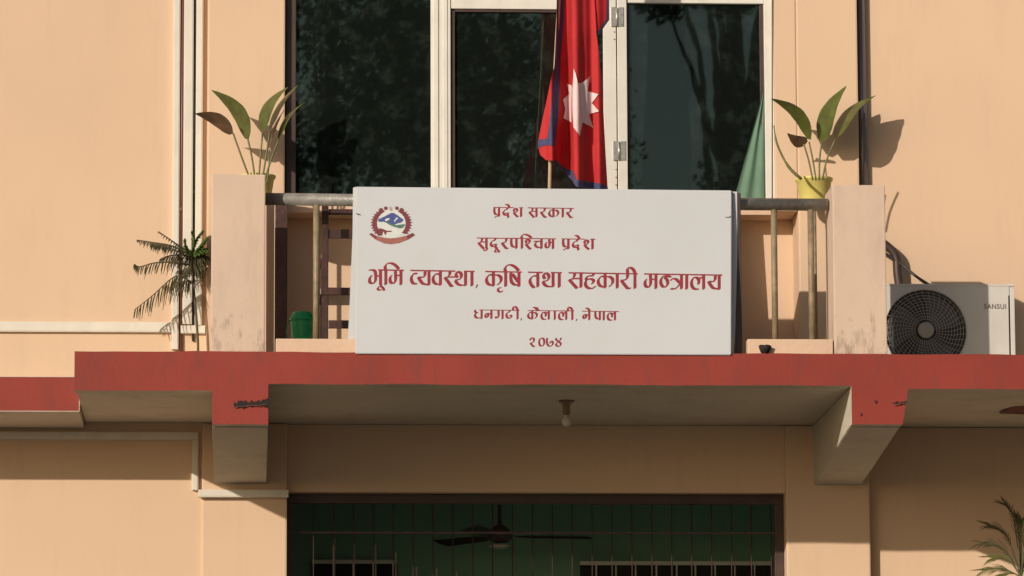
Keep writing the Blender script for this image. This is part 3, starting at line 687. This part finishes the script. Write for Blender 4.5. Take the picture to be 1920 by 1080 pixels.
# ------------------------------------------------------------------ potted plants on slim stands behind the railing
def leaf(base, tip, w_view, w_deep, parent, m, bend=0.1, yb=0.8, yt=0.8, droop=0.0):
    """a long pointed blade from pixel base to pixel tip, folded along its midrib"""
    b = B(); n = 14
    A = P(*base, yb); T = P(*tip, yt); ax = T-A; side = Vector((ax.z, 0, -ax.x)).normalized()
    L_ = ax.length; rows = []
    for i in range(n+1):
        t = i/n; c = A+ax*t+side*(math.sin(t*math.pi)*bend*L_)+Vector((0, 0, -droop*t*t))
        w = (math.sin(math.pi*min(1, t**0.72))**0.8)*(1-0.25*t)+0.02 if 0 < t < 1 else 0.02
        wv = side*w_view+Vector((0, w_deep, 0)); nm = Vector((side.x*0.3, -0.6, 0))
        r = []
        for s_ in (-1, -0.5, 0, 0.5, 1):
            rip = 0.004*math.sin(t*26+s_*2)*abs(s_)
            r.append(b.bm.verts.new(c+wv*(w*s_)+nm*(abs(s_)*w*w_view*0.55+rip)))
        rows.append(r)
    for i in range(n):
        for k in range(4):
            f = b.bm.faces.new((rows[i][k], rows[i][k+1], rows[i+1][k+1], rows[i+1][k])); f.smooth = True
    return b.build('leaf', m, parent, recalc=False)
def stalk(pts, parent, r=0.006, ys=None):
    pts = [P(p[0], p[1], ys[i] if ys else 0.8) for i, p in enumerate(pts)]
    return B().tube(catmull(pts, 4), r, 7).build('stalk', stemm, parent)
PY = 0.98
def potted(cxp, rim, label, leaves, stalks):
    c = P(cxp, rim, PY); t = thing('potted_plant', label, 'potted plant', (c.x, PY, zt), 'yellow potted plants at the ends of the railing')
    r = 0.118; z = c.z; h = 0.17
    B().lathe((c.x, PY, z-h), [(0.0, 0), (0.082, 0), (0.09, 0.02), (0.112, h-0.02), (0.12, h-0.016), (0.122, h), (0.113, h), (0.11, h-0.03), (0, h-0.035)], 36).build('pot', yellow, t)
    b = B(); b.tube([(c.x, PY, z-h), (c.x, PY, zt)], 0.012, 10); b.lathe((c.x, PY, z-h-0.012), [(0, 0), (0.07, 0), (0.07, 0.011), (0, 0.011)], 20); b.lathe((c.x, PY, zt), [(0.13, 0), (0.13, 0.012), (0.03, 0.02)], 20)
    b.build('stand', rust, t)
    for a in leaves: leaf(*a[:4], t, *a[4:])
    for s_ in stalks: stalk(s_[0], t, s_[1])
    return t
PY = 1.08
potted(1526, 335, 'yellow potted plant with four upright green leaves beside the dark downpipe',
  [((1520, 262), (1446, 185), 0.034, -0.060, leafm, 0.13, PY, PY-0.14), ((1541, 268), (1587, 161), 0.052, -0.080, leafm, -0.12, PY, PY+0.0), ((1566, 260), (1642, 179), 0.040, -0.100, leafm, -0.12, PY, PY+0.05), ((1514, 266), (1476, 250), 0.026, -0.080, leafb, -0.15, PY, PY-0.08)],
  [([(1530, 338), (1524, 300), (1517, 266)], 0.0055), ([(1524, 338), (1516, 300), (1507, 270)], 0.0055), ([(1536, 338), (1537, 295), (1541, 267)], 0.006), ([(1542, 338), (1550, 300), (1566, 262)], 0.006),
   ([(1503, 336), (1478, 312), (1457, 270), (1451, 235)], [0.010]*5+[0.007]*5+[0.004]*3)])
PY = 0.95
potted(481, 330, 'yellow potted plant with six leaves, one brown, beside the left window edge',
  [((437, 250), (366, 213), 0.036, -0.080, leafb, 0.10, PY, PY-0.05), ((466, 262), (397, 169), 0.044, -0.080, leafm, 0.12, PY, PY+0.03), ((490, 248), (540, 163), 0.044, -0.080, leafm, -0.14, PY-0.06, PY-0.05), ((505, 244), (560, 158), 0.026, -0.090, leafm, -0.08, PY+0.03, PY+0.03), ((522, 262), (574, 190), 0.024, -0.090, leafm, -0.12, PY, PY), ((500, 285), (533, 205), 0.02, -0.100, leafb, -0.05, PY+0.1, PY+0.08)],
  [([(472, 345), (455, 300), (437, 250)], 0.006), ([(479, 345), (473, 300), (465, 262)], 0.006), ([(485, 345), (487, 310), (492, 250)], 0.006), ([(490, 345), (496, 310), (506, 246)], 0.006), ([(494, 345), (508, 300), (523, 262)], 0.006), ([(500, 345), (504, 310), (505, 280)], 0.005)])

# ------------------------------------------------------------------ small star pine sapling at left
def frond(parent, pts, ys, n, ln, m, seed, ang=0.0, thick=0.003):
    rnd = random.Random(seed); sp = catmull([P(p[0], p[1], y) for p, y in zip(pts, ys)], 8)
    b = B(); b.tube(sp, [0.006*(1-0.6*i/len(sp)) for i in range(len(sp))], 6)
    for k in range(n):
        f = (k+0.5)/n; i = f*(len(sp)-1); a = sp[int(i)].lerp(sp[min(int(i)+1, len(sp)-1)], i-int(i))
        tg = (sp[min(int(i)+1, len(sp)-1)]-sp[max(int(i)-1, 0)]).normalized()
        for sd in (-1, 1):
            l_ = ln*(0.45+0.75*math.sin(math.pi*min(1, f*0.9+0.12)))*rnd.uniform(0.75, 1.2)
            d = (tg*0.35+Vector((0, sd*0.8, 0))+Vector((0, 0, -0.9+ang))+Vector((rnd.uniform(-.15, .15),)*3)).normalized()
            e = a+d*l_+Vector((0, 0, -0.25*l_)); mid = a+d*l_*0.5
            b.tube([a, mid, e], [thick, thick*1.15, thick*0.4], 4)
    return b.build('frond', m, parent)
PP = 1.2
pn = thing('pine_sapling', 'thin dark sapling with drooping needle fronds beside the white wall trunking', 'plant', tuple(P(371, 690, PP)))
B().tube(catmull([P(371, 690, PP), P(371, 640, PP), P(366, 570, PP), P(362, 510, PP), P(360, 450, PP)], 5), [0.008]*11+[0.006]*6+[0.004]*4, 8).build('stem', frondm, pn)
for k, (pts, dy, n_, ln_, m_, an_) in enumerate([
  ([(362, 476), (335, 460), (297, 434)], 0, 40, 0.04, frondm, 0.6), ([(362, 482), (325, 462), (290, 455), (257, 450)], -0.05, 60, 0.055, frondm, 0.45),
  ([(360, 486), (330, 470), (300, 460), (284, 458)], -0.12, 50, 0.06, frondm, 0.5), ([(362, 484), (340, 478), (316, 480), (300, 486)], 0.02, 40, 0.06, frondm, 0.3),
  ([(361, 498), (325, 492), (290, 493), (262, 500), (252, 495)], -0.05, 56, 0.065, frondm, 0.1), 
  ([(358, 530), (340, 518), (322, 522), (285, 555), (252, 581)], -0.05, 50, 0.12, frondm, -0.1),
  ([(360, 474), (368, 452), (380, 434)], 0, 50, 0.055, frondg, 1.0), ([(360, 474), (364, 452), (360, 436)], -0.05, 50, 0.05, frondg, 1.0), ([(362, 478), (375, 462), (388, 446)], -0.03, 50, 0.055, frondg, 0.9),
  ([(361, 482), (350, 466), (346, 450)], 0.03, 44, 0.05, frondg, 0.9), ([(362, 480), (372, 470), (386, 466)], 0.0, 44, 0.06, frondg, 0.6), ([(361, 495), (374, 488), (386, 500)], 0, 40, 0.065, frondm, 0.2),
  ([(361, 490), (372, 480), (392, 482)], 0.03, 40, 0.065, frondm, 0.4), ([(362, 486), (356, 500), (345, 512)], -0.06, 36, 0.06, frondm, 0.1), ([(362, 486), (368, 500), (380, 516)], -0.04, 36, 0.06, frondm, 0.1)]):
    gr = m_ is frondg; frond(pn, pts, [PP]+[PP+dy*min(1, 0.5+0.5*q_) for q_ in range(1, len(pts))], n_ if gr else int(n_*0.45), ln_*(1.25 if gr else 1), m_, k+1, an_, 0.0042 if gr else 0.0034)

# ------------------------------------------------------------------ wall trunking, pipes and cables
def strip(a, b, c, d, Y, t, label, cat='cable trunking', name='cable_trunking', m=trunkm, joints=()):
    pym = (c+d)/2; pxm = (a+b)/2
    th_ = thing(name, label, cat, (X(pxm, Y, pym), Y, Z(d, Y, pxm)))
    x0, x1, z0_, z1_ = X(a, Y-t, pym), X(b, Y-t, pym), Z(d, Y-t, pxm), Z(c, Y-t, pxm)
    B().box(x0, x1, Y-t, Y-0.0005, z0_, z1_, 0.002).build('channel', m, th_)
    if (b-a) > (d-c): B().box(x0+0.002, x1-0.002, Y-t-0.003, Y-t-0.0003, z0_+0.006, z1_-0.006, 0.001).build('lid', m, th_)
    else: B().box(x0+0.006, x1-0.006, Y-t-0.003, Y-t-0.0003, z0_+0.002, z1_-0.002, 0.001).build('lid', m, th_)
    return th_
strip(324, 337, -150, 655, YW, 0.035, 'leftmost tall white trunking rising from the slab past the sapling')
strip(344, 362, -150, 608, YW, 0.032, 'wide middle white trunking between two brown gaps left of the window')
strip(367, 380, -150, 610, YW, 0.036, 'tall white trunking next to the left column, rightmost of three')
tr = strip(-150, 322, 603, 622, YW, 0.03, 'long horizontal white trunking on the upper left wall')
strip(339, 385, 610, 625, YW, 0.03, 'short horizontal white trunking under the sapling by the left pier')
strip(-150, 372, 809, 824, LW-0.12, 0.03, 'white trunking tucked under the left red canopy')
strip(360, 372, 825, 919, LW-0.12, 0.03, 'short vertical white trunking dropping from the left canopy')
strip(372, 541, 918, 932, LC-0.04, 0.05, 'white trunking stub across the left column beside the doorway')
def pipe(px, Y, r, y0, y1, m, label, name='downpipe', cat='pipe', curve=None):
    q = [P(px, y0, Y), P(px, (y0+y1)/2, Y), P(px, y1, Y)]; xm = q[1].x
    t = thing(name, label, cat, (xm, Y, q[2].z))
    B().tube([(xm, Y, q[0].z), (xm, Y, q[2].z)], r, 16).build('tube', m, t)
    for k in range(2):
        zc = q[2].z+(q[0].z-q[2].z)*(0.35+0.5*k); B().tube([(xm, Y, zc-0.02), (xm, Y, zc+0.02)], r+0.004, 16).build('bracket', m, t)
    return t
pipe(341, YW-0.014, 0.0125, -150, 690, mat('red_brown_pipe', (0.16, 0.055, 0.04), 0.45), 'thin red brown pipe between the first and second white trunking')
pipe(1617.5, YR-0.035, 0.029, -150, 690, pipem, 'glossy dark downpipe at the corner right of the balcony')
pipe(364.5, YW-0.012, 0.008, -150, 640, cabm, 'thin black cable pipe between the second and third trunking', 'cable_pipe')
solo(B().box(X(515, 0.9, 500), X(539, 0.9, 500), 0.88, 0.93, zt+0.001, Z(374, 0.9, 527), 0.004), 'bay_shade_board', wood, 'dark upright board standing in for deep shade beside the green bin', 'board')  # dark board put where the left bay has a strip of deep shade
solo(B().box(X(499, 0.62, 500), X(514, 0.62, 500), 0.6, 0.64, zt+0.001, Z(372, 0.62, 507), 0.004), 'plaster_post', peach, 'narrow peach plastered post squeezed beside the left pier', 'post')
# thin cable on column left of the right plant
cq = [P(1448, y, YC-0.004) for y in (-100, 60, 160, 250, 300, 372)]
solo(B().tube(catmull(cq, 5), 0.004, 6), 'cable', cabm, 'thin dark cable running down beside the right window frame', 'cable')
# air conditioner pipes
ac_cable = catmull([P(1640, 462, 1.3), P(1688, 494, 1.3), P(1716, 517, 1.25), P(1748, 538, 1.2), P(1775, 560, 1.15)], 6)
solo(B().tube(ac_cable, 0.009, 8), 'insulated_pipe', cabm, 'thin black pipe sloping down to the outdoor unit', 'pipe')
solo(B().tube(catmull([P(1630, 440, 1.32), P(1664, 462, 1.32), P(1680, 482, 1.32), P(1683, 515, 1.32), P(1690, 560, 1.32)], 6), 0.028, 12), 'shade_pipe_bundle', brown, 'thick brown pipe bundle filling in the wall shade behind the right pier', 'pipe')  # its dark brown fills in the patch of wall shade by the pier
# ------------------------------------------------------------------ air conditioner outdoor unit
ay = 1.0
ax0, ax1 = X(1650, ay, 600), X(1903, ay, 600); az0 = zt+0.03; az1 = Z(536, ay, 1780)
ac = thing('air_conditioner', 'cream air conditioner outdoor unit with round fan guard behind the right pier', 'air conditioner', ((ax0+ax1)/2, ay, zt))
fcx, fcz = X(1735, ay, 620), Z(620, ay, 1735); RR = 0.262
b = B(); n = 48; x1b = X(1893, ay, 600)
# front panel with a round hole
b2 = b.bm
ring = [b2.verts.new((fcx+RR*math.cos(2*math.pi*k/n), ay, fcz+RR*math.sin(2*math.pi*k/n))) for k in range(n)]
def rectpt(k):
    a = 2*math.pi*k/n; c_, s_ = math.cos(a), math.sin(a); hx0, hx1, hz0, hz1 = ax0-fcx, x1b-fcx, az0-fcz, az1-fcz
    t = min((hx1 if c_ > 0 else hx0)/c_ if abs(c_) > 1e-6 else 9, (hz1 if s_ > 0 else hz0)/s_ if abs(s_) > 1e-6 else 9)
    return (fcx+c_*t, ay, fcz+s_*t)
outr = [b2.verts.new(rectpt(k)) for k in range(n)]
for k in range(n): b2.faces.new((ring[k], ring[(k+1) % n], outr[(k+1) % n], outr[k]))
for (sx_, sz_) in ((ax0, az0), (ax0, az1), (x1b, az0), (x1b, az1)):
    # fill the corner triangles
    best = sorted(outr, key=lambda v: (v.co.x-sx_)**2+(v.co.z-sz_)**2)[:2]; cv = b2.verts.new((sx_, ay, sz_))
    try: b2.faces.new((cv, best[0], best[1]))
    except ValueError: pass
ring2 = [b2.verts.new((v.co.x, ay+0.03, v.co.z)) for v in ring]
for k in range(n): b2.faces.new((ring[k], ring[(k+1) % n], ring2[(k+1) % n], ring2[k]))
b.build('front_panel', acw, ac)
b = B(); b.box(ax0, x1b, ay+0.031, ay+0.30, az0, az1-0.003, 0.0); b.build('body', acd, ac)
B().box(ax0-0.004, ax1, ay-0.004, ay+0.29, az1-0.002, az1+0.012, 0.004).build('top_cover', acw, ac)
B().box(x1b+0.004, ax1, ay+0.0, ay+0.29, az0, az1-0.004, 0.004).build('side_cover', acw, ac)
B().box(x1b-0.006, x1b+0.0035, ay-0.001, ay+0.02, az0, az1-0.06).build('panel_gap', blackm, ac)
B().box(ax0+0.02, ax1-0.02, ay+0.02, ay+0.28, zt+0.001, az0-0.001).build('feet', blackm, ac)
b = B()
for rr_ in [0.07+0.0192*i for i in range(11)]:
    pts = [(fcx+rr_*math.cos(2*math.pi*k/40), ay-0.012-0.012*(1-rr_/RR), fcz+rr_*math.sin(2*math.pi*k/40)) for k in range(41)]
    b.tube(pts, 0.0016, 4, cap=False)
ob = b.build('guard_rings', acg, ac); ob['kind'] = 'stuff'
b = B()
for k in range(40):
    a = 2*math.pi*k/40; a2 = a+0.25
    b.tube([(fcx+0.07*math.cos(a), ay-0.026, fcz+0.07*math.sin(a)), (fcx+0.17*math.cos((a+a2)/2), ay-0.022, fcz+0.17*math.sin((a+a2)/2)), (fcx+(RR+0.004)*math.cos(a2), ay-0.003, fcz+(RR+0.004)*math.sin(a2))], 0.0017, 4)
ob = b.build('guard_spokes', acg, ac); ob['kind'] = 'stuff'
B().lathe((fcx, ay-0.03, fcz), [(0.0, -0.006), (0.045, -0.005), (0.052, 0.0), (0.052, 0.006), (0, 0.006)], 32, 'y').build('guard_hub', acg, ac)
for k in range(3):
    b = B(); rows = []
    for i in range(7):
        r_ = 0.04+0.19*i/6; row = []
        for j in range(7):
            a = 2*math.pi*k/3+1.3*j/6+0.25*i/6; row.append(b.bm.verts.new((fcx+r_*math.cos(a), ay+0.012+0.016*j/6, fcz+r_*math.sin(a))))
        rows.append(row)
    for i in range(6):
        for j in range(6): f = b.bm.faces.new((rows[i][j], rows[i][j+1], rows[i+1][j+1], rows[i+1][j])); f.smooth = True
    b.build('fan_blade', mat('grey_fan_blade', (0.09, 0.09, 0.085), 0.4), ac)
tcu = bpy.data.curves.new('t', 'FONT'); tcu.body = 'SANSUI'; tcu.size = 0.052; tcu.space_character = 1.12; tcu.extrude = 0.0008
to = bpy.data.objects.new('t', tcu); COL.objects.link(to); bpy.context.view_layer.update()
me = bpy.data.meshes.new_from_object(to.evaluated_get(bpy.context.evaluated_depsgraph_get())); bpy.data.objects.remove(to)
q = P(1845, 579, ay); wdt = max(v.co.x for v in me.vertices); sc = (X(1886, ay, 575)-q.x)/wdt
me.transform(Matrix.Translation((q.x, ay-0.002, q.z)) @ Matrix.Rotation(math.pi/2, 4, 'X') @ Matrix.Diagonal((sc, 0.85, 1, 1)))
me.materials.append(inkdk); ob = bpy.data.objects.new('brand_lettering', me); COL.objects.link(ob); ob.parent = ac; ob.matrix_parent_inverse = Matrix.Translation(ac.location).inverted()

# ------------------------------------------------------------------ balcony furniture
bc = P(566, 640, 0.55)
bn = thing('waste_bin', 'small green plastic bin with lid beside the railing post', 'bin', (bc.x, 0.62, zt))
bz = Z(585, 0.62, 566)-zt
B().lathe((bc.x, 0.62, zt), [(0.0, 0.001), (0.052, 0.001), (0.056, 0.01), (0.070, bz-0.055), (0.07, bz-0.05)], 28).build('bucket', greenp, bn)
B().lathe((bc.x, 0.62, zt), [(0.078, bz-0.058), (0.079, bz-0.042), (0.070, bz-0.03), (0.062, bz-0.008), (0.05, bz), (0, bz+0.002)], 28).build('lid', greenp, bn)
b = B(); b.tube([(bc.x-0.08, 0.62, zt+bz-0.05), (bc.x-0.095, 0.6, zt+bz-0.12), (bc.x-0.08, 0.58, zt+0.08)], 0.004, 6); b.build('handle', greenp, bn)
def chair(px, yb, label):
    """wooden chair seen from behind; px is the pixel of its left rear post"""
    x = X(px, yb, 500); w = 0.42; dp = 0.42
    t = thing('wooden_chair', label, 'chair', (x+w/2, yb+dp/2, zt), 'dark wooden chairs on the balcony')
    s = 0.042; zs_ = Z(545, yb, px+20); ztp = Z(386, yb, px)
    for xx in (x, x+w-s): B().prism([(yb, zt+0.001), (yb+s, zt+0.001), (yb+s+0.01, zs_), (yb+s-0.02, ztp), (yb-0.02-s*0.2, ztp), (yb, zs_)], 'x', xx, xx+s, bev=0.004).build('leg', wood, t)
    for xx in (x, x+w-s): B().box(xx, xx+s, yb+dp-s, yb+dp, zt+0.001, zs_-0.03, 0.003).build('leg', wood, t)
    B().box(x-0.01, x+w+0.01, yb-0.005, yb+dp+0.015, zs_-0.029, zs_+0.02, 0.006).build('seat', wood, t)
    for a, c_ in ((430, 447), (392, 403)):
        B().box(x+s+0.001, x+w-s-0.001, yb-0.006, yb+0.018, Z(c_, yb, px), Z(a, yb, px), 0.003).build('back_rail', wood, t)
    B().box(x+s+0.001, x+w-s-0.001, yb+0.004, yb+0.03, Z(615, yb, px), Z(600, yb, px), 0.003).build('stretcher', wood, t)
    for xx in (x, x+w-s): B().box(xx+0.008, xx+s-0.008, yb+s+0.002, yb+dp-s-0.002, Z(612, yb, px), Z(602, yb, px), 0.002).build('stretcher', wood, t)
    for xx in (x-0.004, x+w-s+0.004): B().box(xx, xx+s, yb+0.02, yb+dp-0.02, zs_+0.2, zs_+0.23, 0.004).build('armrest', wood, t)
    return t
chair(603, 0.42, 'dark wooden chair whose rear post stands beside the left end of the signboard')
# small rusted stub on the kerb
q = P(1434, 656, 0.0)
b = B(); b.lathe((q.x, -0.0, q.z-0.02), [(0.024, 0), (0.034, 0.03), (0.036, 0.045), (0.028, 0.047), (0.02, 0.02)], 9)
for v in b.bm.verts: v.co += Vector((noise.noise(v.co*30), noise.noise(v.co*41), noise.noise(v.co*37)))*0.012
solo(b, 'rag_scrap', blackm, 'small black crumpled scrap lying against the right kerb', 'scrap')

# ------------------------------------------------------------------ palm by the lower right wall
lpn = thing('feathery_palm', 'feathery green palm reaching in front of the lower right wall', 'plant', (X(1905, 1.55, 1100), 1.55, 0))
bx = P(1914, 1079, 1.55)
B().tube([(bx.x, 1.55, 0), (bx.x, 1.55, bx.z)], [0.04, 0.012], 8).build('stem', stemm, lpn)
rnd = random.Random(5)
for k, (tipx, tipy, m_, dy) in enumerate([(1874, 944, frondm, 0), (1893, 965, frondm, 0.1), (1842, 985, frondm, -0.1), (1828, 1018, frondm, 0), (1832, 1070, stemm, -0.1), (1866, 1080, stemm, 0.1), (1850, 1046, stemm, 0), (1905, 975, frondg, 0.1), (1925, 985, frondg, 0), (1945, 1000, frondg, 0), (1950, 1040, frondg, 0), (1935, 960, frondm, -0.1)]):
    A = (1914, 1082); tipx += 10; mdx = A[0]+(tipx-A[0])*0.45; mdy = min(A[1], A[1]+(tipy-A[1])*0.75)-6
    sp = catmull([P(*A, 1.55), P(mdx, mdy, 1.55+dy*0.6), P(tipx, tipy, 1.55+dy)], 10); b = B()
    b.tube(sp, [0.005*(1-0.7*i/len(sp)) for i in range(len(sp))], 5)
    for i in range(7, len(sp)-1):
        tg = (sp[i+1]-sp[i-1]).normalized()
        for sd in (-1, 1):
            d = (tg*1.5+Vector((sd*0.5*tg.z, sd*0.35, -sd*0.5*tg.x))+Vector((0, 0, -0.15))).normalized(); l_ = 0.09*rnd.uniform(0.6, 1.2)
            b.tube([sp[i], sp[i]+d*l_*0.6, sp[i]+d*l_+Vector((0, 0, -0.01))], [0.0018, 0.0024, 0.0008], 4)
    b.build('frond', m_, lpn)

# ------------------------------------------------------------------ trees across the yard (seen only as reflections in the panes)
def tree(x, y, h, r, seed, label):
    rnd = random.Random(seed)
    t = thing('broadleaf_tree', label, 'tree', (x, y, 0), 'trees across the yard')
    b = B(); b.tube([(x, y, 0), (x+0.2, y, h*0.3), (x, y+0.3, h*0.6), (x+0.2, y, h*0.85)], [0.35, 0.26, 0.16, 0.05], 10)
    cl = []
    for k in range(26):
        a = rnd.uniform(0, 6.28); e = rnd.uniform(-0.3, 1); rr = r*rnd.uniform(0.45, 0.95)
        c = Vector((x+rr*math.cos(a)*math.cos(e), y+rr*math.sin(a)*math.cos(e), h*0.62+rr*math.sin(e)*1.1)); cl.append(c)
        b.tube([(x, y, h*rnd.uniform(0.3, 0.5)), (Vector((x, y, h*0.5))+c)/2, c], [0.1, 0.06, 0.02], 6)
    b.build('trunk', bark, t)
    b = B(); V = []; Fc = []
    for c in cl:
        cr = r*rnd.uniform(0.28, 0.42)
        for i in range(620):
            d = Vector((rnd.gauss(0, 1), rnd.gauss(0, 1), rnd.gauss(0, 0.8))).normalized()*cr*rnd.random()**0.4
            p = c+d; n = Vector((rnd.gauss(0, 1), rnd.gauss(0, 1), rnd.gauss(0, 1)+0.5)).normalized(); u = n.orthogonal().normalized(); w = n.cross(u); s_ = rnd.uniform(0.05, 0.12)
            k = len(V); V += [p-u*s_, p+w*s_*0.5, p+u*s_, p-w*s_*0.5]; Fc.append((k, k+1, k+2, k+3))
    me = bpy.data.meshes.new('crown'); me.from_pydata([tuple(v-Vector((x, y, 0))) for v in V], [], Fc); me.materials.append(crownm)
    o = bpy.data.objects.new('crown', me); COL.objects.link(o); o.parent = t
rnd = random.Random(11)
lab = ['tall spreading tree opposite the doorway', 'round crowned tree opposite the flag', 'leaning tree at the far left of the yard', 'broad tree opposite the air conditioner', 'slim tree beyond the yard centre', 'tall tree at the right of the yard', 'small bushy tree near the yard path']
for i, (x, y, h, r) in enumerate([(1.6, -60, 29, 4.8), (12.9, -58, 28, 3.4), (-6, -70, 24, 5.5), (18, -66, 26, 5.0), (5.2, -66, 31, 3.6), (27, -72, 22, 6), (9.6, -61, 35, 1.7)]): tree(x, y, h, r, 20+i, lab[i])
